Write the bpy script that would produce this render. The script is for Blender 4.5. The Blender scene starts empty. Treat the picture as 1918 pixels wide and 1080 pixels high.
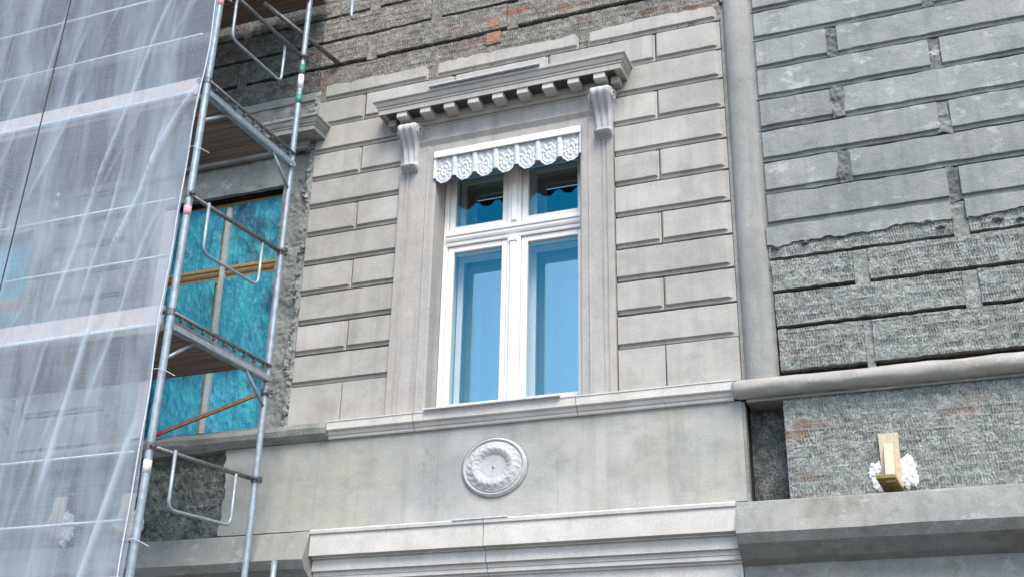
import bpy, math, random
import numpy as np
from mathutils import Matrix, Vector
random.seed(7)
rng = np.random.default_rng(11)
R = math.radians
sc = bpy.context.scene
col = sc.collection

# ------------------------------------------------------------------ camera
cd = bpy.data.cameras.new('camera'); cam = bpy.data.objects.new('camera', cd); col.objects.link(cam)
cd.sensor_width = 36.0; cd.lens = 41.53; cd.clip_start = 0.1; cd.clip_end = 4000
cam.matrix_world = (Matrix.Translation((2.3467, -8.0888, -5.1245)) @ Matrix.Rotation(0.3784, 4, 'Z')
                    @ Matrix.Rotation(math.pi/2 + 0.4110, 4, 'X') @ Matrix.Rotation(0.0206, 4, 'Z'))
sc.camera = cam

# ------------------------------------------------------------------ daylight: thin overcast, blue sky opposite
SUN_EL, SUN_AZ = R(52), R(150)          # azimuth measured from +Y clockwise: the light comes over the street, from the right
w = bpy.data.worlds.new('World'); sc.world = w; w.use_nodes = True
wn = w.node_tree.nodes; wl = w.node_tree.links
bg = wn['Background']; sky = wn.new('ShaderNodeTexSky'); sky.sky_type = 'NISHITA'; sky.sun_disc = False
sky.sun_elevation = SUN_EL; sky.sun_rotation = SUN_AZ; sky.air_density = 1.0; sky.dust_density = 1.5; sky.ozone_density = 1.0
wl.new(sky.outputs[0], bg.inputs[0]); bg.inputs[1].default_value = 0.12
sd = bpy.data.lights.new('sun', 'SUN'); sun = bpy.data.objects.new('sun', sd); col.objects.link(sun)
sd.energy = 1.5; sd.angle = R(28); sd.color = (1.0, 0.92, 0.80)
dv = Vector((math.sin(SUN_AZ)*math.cos(SUN_EL), math.cos(SUN_AZ)*math.cos(SUN_EL), math.sin(SUN_EL)))
sun.rotation_euler = dv.to_track_quat('Z', 'Y').to_euler(); sun.location = dv*60

sc.view_settings.view_transform = 'Standard'; sc.view_settings.look = 'None'
sc.view_settings.gamma = 1.0; sc.view_settings.use_curve_mapping = False
sc.view_settings.exposure = 1.38
sc.render.engine = 'CYCLES'
sc.cycles.max_bounces = 8; sc.cycles.transparent_max_bounces = 12; sc.cycles.use_denoising = True

# ------------------------------------------------------------------ helpers
def noise2(x, z, s=1.0, seed=0):
    """smooth value noise in -1..1"""
    x = np.asarray(x, float)*s; z = np.asarray(z, float)*s
    x, z = np.broadcast_arrays(x, z)
    xi = np.floor(x).astype(int); zi = np.floor(z).astype(int); fx = x-xi; fz = z-zi
    fx = fx*fx*(3-2*fx); fz = fz*fz*(3-2*fz)
    def h(a, b):
        v = np.sin(a*127.1+b*311.7+seed*74.7)*43758.5453
        return (v-np.floor(v))*2-1
    return (h(xi, zi)*(1-fx)+h(xi+1, zi)*fx)*(1-fz)+(h(xi, zi+1)*(1-fx)+h(xi+1, zi+1)*fx)*fz
def n1(x, s=1.0, seed=0): return noise2(x, 0.37, s, seed)

def lk(name, me, mat=None, parent=None, smooth=False):
    o = bpy.data.objects.new(name, me); col.objects.link(o)
    if mat: me.materials.append(mat)
    if parent is not None: o.parent = parent
    if smooth: me.shade_smooth()
    return o
def mesh(name, vs, fs):
    me = bpy.data.meshes.new(name); me.from_pydata([tuple(map(float, v)) for v in vs], [], fs); me.update(); return me
def tag(o, label=None, cat=None, group=None, kind=None):
    if label: o['label'] = label
    if cat: o['category'] = cat
    if group: o['group'] = group
    if kind: o['kind'] = kind
    return o
def empty(name, loc=(0, 0, 0)):
    o = bpy.data.objects.new(name, None); o.empty_display_size = .2; col.objects.link(o); return o

class MB:
    def __init__(s): s.v = []; s.f = []
    def add(s, vs, fs):
        b = len(s.v); s.v += [tuple(map(float, v)) for v in vs]; s.f += [tuple(i+b for i in f) for f in fs]; return s
    def box(s, x0, x1, y0, y1, z0, z1, bev=0.0):
        if bev <= 0:
            return s.add([(x0,y0,z0),(x1,y0,z0),(x1,y1,z0),(x0,y1,z0),(x0,y0,z1),(x1,y0,z1),(x1,y1,z1),(x0,y1,z1)],
                  [(0,3,2,1),(4,5,6,7),(0,1,5,4),(1,2,6,5),(2,3,7,6),(3,0,4,7)])
        b = bev; vs = []
        # chamfered front (toward -y)
        for (yy, i) in ((y0, b), (y0+b, 0), (y1, 0)):
            vs += [(x0+i,yy,z0+i),(x1-i,yy,z0+i),(x1-i,yy,z1-i),(x0+i,yy,z1-i)]
        fs = [(0,1,2,3),(11,10,9,8)]
        for l in (0, 4):
            for k in range(4): fs.append((l+k, l+4+k, l+4+(k+1)%4, l+(k+1)%4))
        return s.add(vs, fs)
    def bar(s, p0, p1, wx, wy, up=(0, 0, 1)):
        p0, p1 = Vector(p0), Vector(p1); d = (p1-p0).normalized(); u = Vector(up)
        a = d.cross(u)
        if a.length < 1e-4: a = d.cross(Vector((0, 1, 0)))
        a.normalize(); b = a.cross(d).normalized(); vs = []
        for p in (p0, p1):
            for sa, sb in ((-1,-1),(1,-1),(1,1),(-1,1)): vs.append(p+a*sa*wx/2+b*sb*wy/2)
        return s.add(vs, [(0,3,2,1),(4,5,6,7),(0,1,5,4),(1,2,6,5),(2,3,7,6),(3,0,4,7)])
    def tube(s, pts, r, n=12):
        pts = [Vector(p) for p in pts]; vs = []; fs = []
        prev = None
        for i, p in enumerate(pts):
            d = (pts[min(i+1, len(pts)-1)]-pts[max(i-1, 0)]).normalized()
            ref = Vector((0, 0, 1)) if abs(d.z) < .9 else Vector((0, 1, 0))
            a = d.cross(ref).normalized() if prev is None else (prev - d*prev.dot(d)).normalized()
            prev = a; b = d.cross(a)
            rr = r[i] if isinstance(r, (list, tuple)) else r
            for k in range(n):
                t = 2*math.pi*k/n; vs.append(p+a*math.cos(t)*rr+b*math.sin(t)*rr)
        for i in range(len(pts)-1):
            for k in range(n): fs.append((i*n+k, i*n+(k+1)%n, (i+1)*n+(k+1)%n, (i+1)*n+k))
        fs.append(tuple(range(n))[::-1]); fs.append(tuple((len(pts)-1)*n+k for k in range(n)))
        return s.add(vs, fs)
    def build(s, name, mat, parent=None, smooth=False):
        return lk(name, mesh(name, s.v, s.f), mat, parent, smooth)

def bend(pts, r=.06, n=5):
    """round the corners of a polyline"""
    pts = [Vector(p) for p in pts]; out = [pts[0]]
    for i in range(1, len(pts)-1):
        a, b, c = pts[i-1], pts[i], pts[i+1]
        p = b+(a-b).normalized()*min(r, (a-b).length/2); q = b+(c-b).normalized()*min(r, (c-b).length/2)
        for k in range(n+1):
            t = k/n; out.append(p*(1-t)**2+b*2*t*(1-t)+q*t*t)
    out.append(pts[-1]); return out

# ------------------------------------------------------------------ materials
class NT:
    def __init__(s, name):
        m = bpy.data.materials.new(name); m.use_nodes = True; s.m = m; s.n = m.node_tree.nodes; s.l = m.node_tree.links
        s.b = s.n['Principled BSDF']; s.out = s.n['Material Output']; s.tc = s.n.new('ShaderNodeTexCoord')
    def new(s, t, **k):
        n = s.n.new(t)
        for a, v in k.items(): setattr(n, a, v)
        return n
    def map(s, scale=(1, 1, 1), loc=(0, 0, 0), rot=(0, 0, 0), src='Object'):
        m = s.new('ShaderNodeMapping'); s.l.new(s.tc.outputs[src], m.inputs[0])
        m.inputs['Scale'].default_value = scale; m.inputs['Location'].default_value = loc; m.inputs['Rotation'].default_value = rot
        return m.outputs[0]
    def noise(s, vec, scale, detail=5, rough=.6, dist=0):
        n = s.new('ShaderNodeTexNoise'); s.l.new(vec, n.inputs['Vector']); n.inputs['Scale'].default_value = scale
        n.inputs['Detail'].default_value = detail; n.inputs['Roughness'].default_value = rough; n.inputs['Distortion'].default_value = dist
        return n.outputs['Fac']
    def ramp(s, fac, stops):
        r = s.new('ShaderNodeValToRGB'); s.l.new(fac, r.inputs[0]); e = r.color_ramp.elements
        while len(e) < len(stops): e.new(.5)
        for i, (p, c) in enumerate(stops):
            e[i].position = p; e[i].color = (c, c, c, 1) if isinstance(c, (int, float)) else (*c, 1)
        return r.outputs[0]
    def mix(s, fac, a, b, mode='MIX'):
        m = s.new('ShaderNodeMix', data_type='RGBA', blend_type=mode)
        for sock, v in ((m.inputs[0], fac), (m.inputs[6], a), (m.inputs[7], b)):
            if hasattr(v, 'is_output'): s.l.new(v, sock)
            elif isinstance(v, (int, float)): sock.default_value = v if sock.type == 'VALUE' else (v, v, v, 1)
            else: sock.default_value = (*v, 1)
        return m.outputs[2]
    def math(s, op, a, b=0.0):
        m = s.new('ShaderNodeMath', operation=op)
        for sock, v in ((m.inputs[0], a), (m.inputs[1], b)):
            if hasattr(v, 'is_output'): s.l.new(v, sock)
            else: sock.default_value = v
        return m.outputs[0]
    def bump(s, h, strength=.5, dist=.01, prev=None):
        b = s.new('ShaderNodeBump'); s.l.new(h, b.inputs['Height']); b.inputs['Strength'].default_value = strength; b.inputs['Distance'].default_value = dist
        if prev: s.l.new(prev, b.inputs['Normal'])
        return b.outputs[0]
    def fin(s, c=None, rough=.85, nrm=None, metal=0.0, spec=.3):
        if c is not None:
            if hasattr(c, 'is_output'): s.l.new(c, s.b.inputs['Base Color'])
            else: s.b.inputs['Base Color'].default_value = (*c, 1)
        if hasattr(rough, 'is_output'): s.l.new(rough, s.b.inputs['Roughness'])
        else: s.b.inputs['Roughness'].default_value = rough
        if nrm: s.l.new(nrm, s.b.inputs['Normal'])
        s.b.inputs['Metallic'].default_value = metal; s.b.inputs['Specular IOR Level'].default_value = spec
        return s.m

def plaster(name, a, b, stain=(.16, .16, .14), stain_amt=.4, streak=.25, bump=.35, pale=None, rnd=.10, grain=90, big=1.3, dist=.4, cloud=None, pit=.35):
    big_ = big
    t = NT(name); v = t.map()
    big = t.noise(v, big_, 4, .6, dist); med = t.noise(v, 6, 5, .65); fine = t.noise(v, grain, 3, .7)
    c = t.mix(t.ramp(big, [(.34, 0), (.66, 1)]), a, b)
    c = t.mix(t.ramp(med, [(.42, .0), (.72, .55)]), c, tuple(x*.80 for x in b))
    if cloud: c = t.mix(t.ramp(t.noise(t.map((1, 1, 1.4), (4, 1, 2)), 1.6, 5, .55), [(.46, 0), (.66, .8)]), c, cloud)
    st = t.noise(t.map((9, 9, .55)), 1.0, 4, .6)
    c = t.mix(t.math('MULTIPLY', t.ramp(st, [(.50, 0), (.72, 1)]), streak), c, stain)
    bl = t.noise(t.map((1, 1, 1.3), (3.1, 0, 7.7)), 2.6, 6, .66, .2)
    c = t.mix(t.math('MULTIPLY', t.ramp(bl, [(.52, 0), (.70, 1)]), stain_amt), c, stain)
    if pale:
        pl = t.noise(t.map((1, 1, 1.5), (9.1, 0, 2.7)), 4.2, 8, .70, .15)
        c = t.mix(t.ramp(pl, [(.56, 0), (.64, .6)]), c, pale)
    pn = t.noise(t.map((1, 1, 1), (2, 8, 3)), 38, 2, .5); pw_ = t.noise(t.map((1, 1, 1), (7, 1, 9)), 3, 3, .6)
    pits = t.math('MULTIPLY', t.ramp(pn, [(.70, 0), (.74, 1)]), t.math('MULTIPLY', t.ramp(pw_, [(.5, 0), (.6, 1)]), pit))
    c = t.mix(pits, c, tuple(x*.4 for x in stain))
    ck = t.new('ShaderNodeTexVoronoi', feature='DISTANCE_TO_EDGE'); wv_ = t.new('ShaderNodeVectorMath', operation='ADD'); nzc = t.new('ShaderNodeTexNoise'); t.l.new(v, nzc.inputs['Vector']); nzc.inputs['Scale'].default_value = 5
    t.l.new(v, wv_.inputs[0]); t.l.new(nzc.outputs['Color'], wv_.inputs[1]); t.l.new(wv_.outputs[0], ck.inputs['Vector']); ck.inputs['Scale'].default_value = 1.7
    cm = t.math('MULTIPLY', t.ramp(ck.outputs['Distance'], [(0, 1), (.005, 0)]), t.math('MULTIPLY', t.ramp(t.noise(t.map((1, 1, 1), (1, 5, 6)), 1.9, 3, .6), [(.54, 0), (.60, 1)]), .5))
    c = t.mix(cm, c, tuple(x*.5 for x in stain))
    c = t.mix(1.0, c, t.ramp(fine, [(.3, .84), (.7, 1.1)]), 'MULTIPLY')
    oi = t.new('ShaderNodeObjectInfo'); c = t.mix(1.0, c, t.ramp(oi.outputs['Random'], [(0, 1-rnd), (1, 1+rnd)]), 'MULTIPLY')
    n = t.bump(fine, bump, .006); n = t.bump(med, bump, .02, n)
    return t.fin(c, .9, n, spec=.2)

M = {}
M['new'] = plaster('smooth_new_plaster', (.44, .425, .395), (.375, .37, .35), (.25, .24, .215), .4, .35, .25, cloud=(.485, .475, .455), rnd=.08, big=2.0)
M['panel'] = plaster('apron_plaster', (.405, .395, .34), (.335, .355, .35), (.21, .22, .20), .5, .35, .25, rnd=.02, big=1.1, dist=.2, cloud=(.455, .45, .44))
M['trim'] = plaster('trim_plaster', (.46, .445, .42), (.40, .39, .37), (.25, .235, .22), .3, .55, .2, rnd=.05)
M['white'] = plaster('white_cement_trim', (0.616, 0.599, 0.572), (0.540, 0.524, 0.497), (0.389, 0.367, 0.292), .22, .22, .12, rnd=.03)
M['cornice'] = plaster('cornice_plaster', (.47, .455, .425), (.415, .40, .37), (.26, .25, .23), .35, .25, .2, rnd=.05)
M['old'] = plaster('weathered_plaster', (.33, .345, .335), (.265, .285, .278), (.12, .135, .13), .5, .3, .6, pale=(.50, .52, .52), big=1.8, pit=1.0)
M['oldgrey'] = plaster('old_grey_plaster', (.34, .35, .33), (.25, .265, .25), (.13, .14, .125), .6, .3, .9, pale=(.47, .48, .46))
M['joint'] = plaster('chipped_joint_plaster', (.27, .285, .275), (.15, .165, .155), (.08, .085, .08), .8, .3, 1.0, pale=(.50, .51, .50), rnd=.15)
M['ledge'] = plaster('stained_ledge_plaster', (.29, .29, .27), (.225, .24, .23), (.14, .12, .095), .6, .3, .5, pale=(.38, .385, .37), big=1.8, dist=.2)
M['roll'] = plaster('sandy_roll_plaster', (.40, .395, .37), (.33, .335, .32), (.36, .26, .19), .4, .25, .4, pale=(.47, .465, .45))
M['column'] = plaster('round_strip_plaster', (0.336, 0.336, 0.319), (0.280, 0.286, 0.274), (0.179, 0.185, 0.174), .35, .5, .25)
M['stucco'] = plaster('white_stucco_ornament', (.56, .565, .57), (.49, .50, .51), (.26, .27, .28), .4, .2, .5)

def rough_mat(name, base, lite, dark, red=.3):
    t = NT(name); v = t.map()
    big = t.noise(v, 2.2, 5, .7, .5); med = t.noise(v, 14, 6, .8); fine = t.noise(v, 70, 4, .75)
    c = t.mix(t.ramp(big, [(.36, 0), (.64, 1)]), base, dark)
    c = t.mix(t.ramp(med, [(.46, 0), (.60, .8)]), c, lite)
    c = t.mix(t.ramp(fine, [(.40, .75), (.52, 0)]), c, tuple(x*.45 for x in dark))
    # bricks that show through, brick by brick
    br = t.new('ShaderNodeTexBrick'); t.l.new(t.map((1, 1, 1), rot=(R(90), 0, 0)), br.inputs['Vector'])
    br.inputs['Scale'].default_value = 1; br.inputs['Brick Width'].default_value = .25; br.inputs['Row Height'].default_value = .075
    br.inputs['Mortar Size'].default_value = .006; br.inputs['Mortar Smooth'].default_value = .4
    br.inputs['Color1'].default_value = (0, 0, 0, 1); br.inputs['Color2'].default_value = (1, 1, 1, 1); br.inputs['Mortar'].default_value = (0, 0, 0, 1)
    patch = t.noise(t.map((1, 1, 1), (5, 3, 1)), 1.7, 5, .7, .6)
    f = t.math('MULTIPLY', t.ramp(br.outputs['Color'], [(.62, 0), (.8, 1)]), t.ramp(patch, [(.50, 0), (.66, 1)]))
    f = t.math('MULTIPLY', f, t.math('MULTIPLY', t.ramp(fine, [(.38, 0), (.56, 1)]), red))
    c = t.mix(f, c, (.24, .095, .06))
    n = t.bump(fine, .4, .008); n = t.bump(med, .3, .015, n)
    return t.fin(c, .95, n, spec=.12)
M['rough'] = rough_mat('scratched_base_coat', (0.270, 0.288, 0.270), (0.408, 0.432, 0.414), (0.186, 0.202, 0.190), .8)
M['roughtop'] = rough_mat('scratched_base_coat_warm', (.26, .25, .225), (.38, .37, .345), (.17, .163, .148), 1.1)
M['roughshade'] = rough_mat('base_coat_painted_shade', (.15, .16, .15), (.24, .25, .24), (.09, .097, .09), .8)  # base coat darkened in colour for the shade of the scaffold deck above
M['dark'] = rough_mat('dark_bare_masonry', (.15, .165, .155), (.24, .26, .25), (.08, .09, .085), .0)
M['slot'] = rough_mat('bare_joint', (.05, .046, .042), (.08, .07, .06), (.02, .018, .016), .15)

def simple(name, c, rough=.5, metal=0.0, spec=.5, nscale=20, var=.25, bump=.1, dirt=None):
    t = NT(name); v = t.map(); n = t.noise(v, nscale, 4, .65)
    cc = t.mix(t.ramp(n, [(.35, 0), (.7, 1)]), c, dirt if dirt else tuple(x*(1-var) for x in c))
    return t.fin(cc, rough, t.bump(n, bump, .004), metal, spec)
M['paint'] = simple('white_window_paint', (.80, .79, .76), .35, nscale=8, var=.07, bump=.05)
M['zinc'] = simple('white_sheet_metal', (.60, .63, .67), .45, nscale=26, var=.30, bump=.05)
M['steel'] = simple('galvanised_steel', (.36, .44, .50), .45, .35, nscale=18, var=.45, bump=.15, dirt=(.24, .27, .29))
M['steeldk'] = simple('dull_scaffold_steel', (.20, .215, .22), .5, .6, nscale=25, var=.5, bump=.2, dirt=(.10, .095, .09))
M['pink'] = simple('pink_tape', (.72, .38, .42), .5)
M['green'] = simple('green_marking', (.05, .26, .20), .5)
M['tapew'] = simple('white_tape', (.82, .80, .82), .5)
M['pine'] = simple('pale_pine', (.60, .50, .36), .6, nscale=30, var=.25)
M['pineold'] = simple('yellow_edge_plywood', (.30, .21, .07), .6, nscale=30, var=.5)
M['ochre'] = simple('bare_window_wood', (.40, .27, .12), .6, nscale=20, var=.4)
M['palewood'] = simple('pale_window_wood', (.50, .58, .57), .6, nscale=20, var=.3)
M['red'] = simple('red_paint', (.42, .03, .035), .5)
M['lath'] = simple('orange_wood', (.34, .17, .07), .6, nscale=25, var=.5)
M['foam'] = simple('white_gypsum', (.80, .80, .82), .85, nscale=40, var=.12, bump=.8)
M['rust'] = simple('dark_rusty_back', (.025, .010, .010), .8, nscale=30, var=.6, dirt=(.06, .012, .014))
M['brick'] = simple('exposed_brick', (.36, .16, .10), .9, nscale=24, var=.5, bump=.5, dirt=(.24, .19, .16))
M['soffit_shade'] = simple('painted_soffit_shade', (.085, .08, .072), .9, nscale=12, var=.4)  # shade under the cornice, put into a dark colour
M['cable'] = simple('black_cable', (.015, .015, .018), .5)
M['cord'] = simple('white_cord', (.62, .66, .72), .6)
M['toe'] = simple('toe_board_wood', (.60, .50, .47), .7, nscale=10, var=.2)
M['lace'] = simple('old_black_line', (.02, .02, .02), .6)
t = NT('deck_boards'); n = t.noise(t.map((1.2, 22, 9)), 1.0, 6, .7)
M['deck'] = t.fin(t.mix(t.ramp(n, [(.35, 0), (.65, 1)]), (.13, .08, .06), (.27, .21, .17)), .8, t.bump(n, .4, .01))
t = NT('street_paving'); n = t.noise(t.map(), 3, 8, .7)
M['ground'] = t.fin(t.mix(n, (.07, .068, .065), (.11, .105, .10)), .9, t.bump(n, .4, .02))
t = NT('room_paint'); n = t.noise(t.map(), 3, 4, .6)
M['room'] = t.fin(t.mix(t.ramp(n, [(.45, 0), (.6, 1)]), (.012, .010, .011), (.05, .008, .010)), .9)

def glass(name, refl, tint, trans=(.9, .95, 1)):
    t = NT(name); t.n.remove(t.b)
    g = t.new('ShaderNodeBsdfGlossy'); g.inputs['Roughness'].default_value = .015; g.inputs['Color'].default_value = (*tint, 1)
    tr = t.new('ShaderNodeBsdfTransparent'); tr.inputs['Color'].default_value = (*trans, 1)
    nz = t.noise(t.map(), 1.4, 2, .5); bn = t.bump(nz, .04, .03); t.l.new(bn, g.inputs['Normal'])
    lw = t.new('ShaderNodeLayerWeight'); lw.inputs[0].default_value = .5
    f = t.math('ADD', t.math('MULTIPLY', t.math('POWER', lw.outputs['Facing'], 4.0), .6), refl)
    mx = t.new('ShaderNodeMixShader'); t.l.new(f, mx.inputs[0]); t.l.new(tr.outputs[0], mx.inputs[1]); t.l.new(g.outputs[0], mx.inputs[2])
    t.l.new(mx.outputs[0], t.out.inputs[0]); return t.m
M['glass'] = glass('blue_tinted_glass', .23, (.02, .46, .66), (.92, .98, 1))
M['glassin'] = glass('inner_glass', .58, (.78, .86, .80), (.25, .25, .25))

# plastic sheet over windows
t = NT('turquoise_plastic_sheet'); v = t.map((1.0, 1, .35)); a = t.noise(v, 7, 6, .7, 1.6); b_ = t.noise(t.map((1, 1, .6)), 24, 5, .75, 1.2); l_ = t.noise(t.map(), 2.2, 3, .6)
c = t.mix(t.ramp(a, [(.38, 0), (.62, 1)]), (.015, .26, .42), (.05, .50, .60))
c = t.mix(t.ramp(b_, [(.56, 0), (.68, .7)]), c, (.30, .72, .78)); c = t.mix(t.ramp(l_, [(.52, 0), (.66, .75)]), c, (.008, .06, .12))
M['foil'] = t.fin(c, .22, t.bump(b_, .5, .02, t.bump(a, .6, .05)), spec=.6)

# scaffold net
t = NT('white_scaffold_net'); t.n.remove(t.b)
v = t.map(); d1 = t.noise(t.map((3.2, 1, .55), rot=(0, R(-16), 0)), 1.4, 5, .6, .5); wv = t.noise(t.map((70, 1, 1.5)), 1, 3, .6); wh = t.noise(t.map((1.5, 1, 90)), 1, 3, .6)
lw = t.new('ShaderNodeLayerWeight'); lw.inputs[0].default_value = .55
cov = t.math('ADD', t.math('MULTIPLY', t.ramp(d1, [(.40, 0), (.70, 1)]), .24), .22)
cov = t.math('ADD', cov, t.math('MULTIPLY', t.math('ADD', wv, t.math('SUBTRACT', wh, 1.0)), .13))
cov = t.math('ADD', cov, t.math('MULTIPLY', t.math('POWER', lw.outputs['Facing'], 1.6), .30))
ta = t.new('ShaderNodeAttribute', attribute_name='doubled'); cov = t.math('ADD', cov, t.math('MULTIPLY', ta.outputs['Fac'], .40))
cl = t.new('ShaderNodeClamp'); t.l.new(cov, cl.inputs[0]); cl.inputs[1].default_value = .2; cl.inputs[2].default_value = .95
df = t.new('ShaderNodeBsdfDiffuse'); df.inputs[0].default_value = (.62, .74, .86, 1)
tl = t.new('ShaderNodeBsdfTranslucent'); tl.inputs[0].default_value = (.55, .72, .87, 1)
tr = t.new('ShaderNodeBsdfTransparent')
m1 = t.new('ShaderNodeMixShader'); m1.inputs[0].default_value = .3; t.l.new(df.outputs[0], m1.inputs[1]); t.l.new(tl.outputs[0], m1.inputs[2])
m2 = t.new('ShaderNodeMixShader'); t.l.new(cl.outputs[0], m2.inputs[0]); t.l.new(tr.outputs[0], m2.inputs[1]); t.l.new(m1.outputs[0], m2.inputs[2])
t.l.new(m2.outputs[0], t.out.inputs[0]); M['net'] = t.m

# ------------------------------------------------------------------ ground
GZ = -6.72
g = MB().add([(-900,-900,GZ),(900,-900,GZ),(900,900,GZ),(-900,900,GZ)], [(0,1,2,3)]).build('ground', M['ground']); tag(g, kind='structure', label='grey street paving in front of the house')

# ------------------------------------------------------------------ the building
P = 2.87                                   # window axis spacing
H = .28                                    # course height
bld = empty('apartment_building')
tag(bld, 'grey plastered house front under restoration with rusticated courses around tall window', 'building')

OP = [(-1.59, -.28), (-1.59-P, -.28-P), (-1.59-2*P, -.28-2*P)]   # window openings in x
Z0, Z1 = -2.31, .03
# backing wall with openings
mb = MB(); xs = sorted([-12.0, .934, 1.203, 7.0]+[a for o in OP for a in o]); yb0, yb1 = .075, .55
for i in range(len(xs)-1):
    a, b = xs[i], xs[i+1]
    is_open = any(abs(a-o[0]) < 1e-6 for o in OP)
    if is_open:
        mb.box(a, b, yb0, yb1, Z1, 7.0); mb.box(a, b, yb0, yb1, -3.72, Z0)
    elif abs(a-.934) < 1e-6: mb.box(a, b, yb0, yb1, -2.45, 7.0); mb.box(a, b, yb0, yb1, -3.72, -3.21); mb.box(a, b, .24, yb1, -3.21, -2.45)
    else: mb.box(a, b, yb0, yb1, -3.72, 7.0)
mb.build('wall', M['slot'], bld)
MB().box(-12, 7, .02, .55, GZ, -3.72).build('wall', M['old'], bld)

def slab(x0, x1, z0, z1, mat, name='block', prof='ashlar', ml=.02, mr=.02, jit=.0015, top=None, bot=None, y=0.0, back=.085, seg=.06, par=None, seed=0, thick=None):
    """one plaster course piece: flat face, undercut foot with a fillet, chamfered ends; edges slightly wavy"""
    n = max(2, int((x1-x0)/seg)); us = np.linspace(0, 1, n+1)
    g_ = .004
    if prof == 'ashlar': rings = [(g_, g_, .013, g_, back), (g_, g_, .013, g_, .026), (g_+.002, g_+.002, .015, .006, .024), (g_+ml*.5, g_+mr*.5, .038, .008, .023), (g_+ml, g_+mr, .043, .014, .0015), (g_+ml+.003, g_+mr+.003, .0455, .017, 0)]
    elif prof == 'flat': rings = [(g_, g_, g_, .003, back), (g_, g_, g_, .003, .004), (g_+.004, g_+.004, g_+.004, .007, 0)]
    else: rings = [(0, 0, 0, 0, back), (0, 0, 0, 0, .0012), (.0012, .0012, .002, .002, 0)]
    vs = []; fs = []; ringidx = []
    for ri, (l, r, b, tt, yy) in enumerate(rings):
        xa, xb = x0+l, x1-r; X = xa+(xb-xa)*us
        jz = jit*noise2(X, z0*9+ri*.2, 9, seed); jt = jit*noise2(X, z1*9+3, 9, seed+1)
        zb = (bot(X) if bot else z0)+b+jz; zt = (top(X) if top else z1)-tt+jt
        jy = jit*noise2(X, z0*7, 5, seed+2)
        lo = [(X[i], y+yy+(jy[i] if ri > 1 else 0), zb[i] if hasattr(zb, '__len__') else zb) for i in range(n+1)]
        hi = [(X[i], y+yy+(jy[i] if ri > 1 else 0), zt[i] if hasattr(zt, '__len__') else zt) for i in range(n+1)]
        st = len(vs); vs += lo+hi[::-1]; ringidx.append(st)
    m = 2*(n+1)
    for k in range(len(rings)-1):
        a, b = ringidx[k], ringidx[k+1]
        for i in range(m): fs.append((a+i, a+(i+1) % m, b+(i+1) % m, b+i))
    b = ringidx[-1]
    for i in range(n): fs.append((b+i, b+i+1, b+m-2-i, b+m-1-i))
    return lk(name, mesh(name, vs, fs), mat, bld if par is None else par)

def hf(x0, x1, z0, z1, yfun, mat, name='block', dx=.0062, dz=.013, skirt=.09, par=None, smooth=False, rag=.0):
    """a piece of rough render as relief: y = yfun(x, z), with sides running back into the wall"""
    nx = max(2, int((x1-x0)/dx)); nz = max(2, int((z1-z0)/dz))
    X, Z = np.meshgrid(np.linspace(x0, x1, nx+1), np.linspace(z0, z1, nz+1))
    if rag:
        ex = np.zeros_like(X); ez = np.zeros_like(Z)
        ez[0] = rag*noise2(X[0], z0, 16, 3); ez[-1] = rag*noise2(X[-1], z1, 16, 3); ex[:, 0] = rag*noise2(x0, Z[:, 0], 16, 5); ex[:, -1] = rag*noise2(x1, Z[:, -1], 16, 5)
        X = X+ex; Z = Z+ez
    Y = yfun(X, Z); W = nx+1; N = W*(nz+1)
    vs = np.stack([X.ravel(), Y.ravel(), Z.ravel()], 1)
    per = [i for i in range(W)]+[W*r+nx for r in range(1, nz+1)]+[W*nz+i for i in range(nx-1, -1, -1)]+[W*r for r in range(nz-1, 0, -1)]
    sk = vs[per].copy(); sk[:, 1] = Y.min()+skirt
    vs = np.concatenate([vs, sk]); k = np.arange(N).reshape(nz+1, W)
    q = np.stack([k[:-1, :-1].ravel(), k[:-1, 1:].ravel(), k[1:, 1:].ravel(), k[1:, :-1].ravel()], 1).tolist()
    L = len(per); q += [[per[i], N+i, N+(i+1) % L, per[(i+1) % L]] for i in range(L)]
    return lk(name, mesh(name, vs.tolist(), q), mat, bld if par is None else par, smooth)

def scratch(amp=.011, y=0.0, seed=0, rows=.066, lump=.0035):
    """comb-scratched base coat: short upright strokes in rows a brick high"""
    def f(X, Z):
        Zw = Z+.012*noise2(X, Z, 2.2, seed+11)
        row = np.floor(Zw/rows); fr = Zw/rows-row
        ph = X/.0185+row*.37+.9*noise2(X, Z, 7, seed+4)+.35*noise2(X, Z, 34, seed+6)
        st = .5+.5*np.sin(ph*2*math.pi); st = st**.8
        mask = np.clip(.75+.8*noise2(X*1.4, row*1.3, 3, seed+7)+.8*noise2(X, Z*.8, 17, seed+8), 0, 1)*np.clip(np.minimum(fr-.5*np.clip(noise2(X, row, 9, seed+3), 0, .5), 1-fr)*6, 0, 1)
        row_gap = .006*np.clip(1-fr*9, 0, 1)*np.clip(.5+noise2(X, row, 5, seed+5), 0, 1)
        return y+amp*st*mask+row_gap+lump*noise2(X, Z*1.6, 9, seed+1)+.7*lump*noise2(X, Z, 30, seed+2)+.003*noise2(X, Z, 75, seed+3)
    return f
def lumpy(amp=.01, y=0.0, seed=0):
    return lambda X, Z: y+amp*noise2(X, Z, 4, seed)+amp*.6*noise2(X, Z, 13, seed+1)+amp*.35*noise2(X, Z, 40, seed+2)

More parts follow.
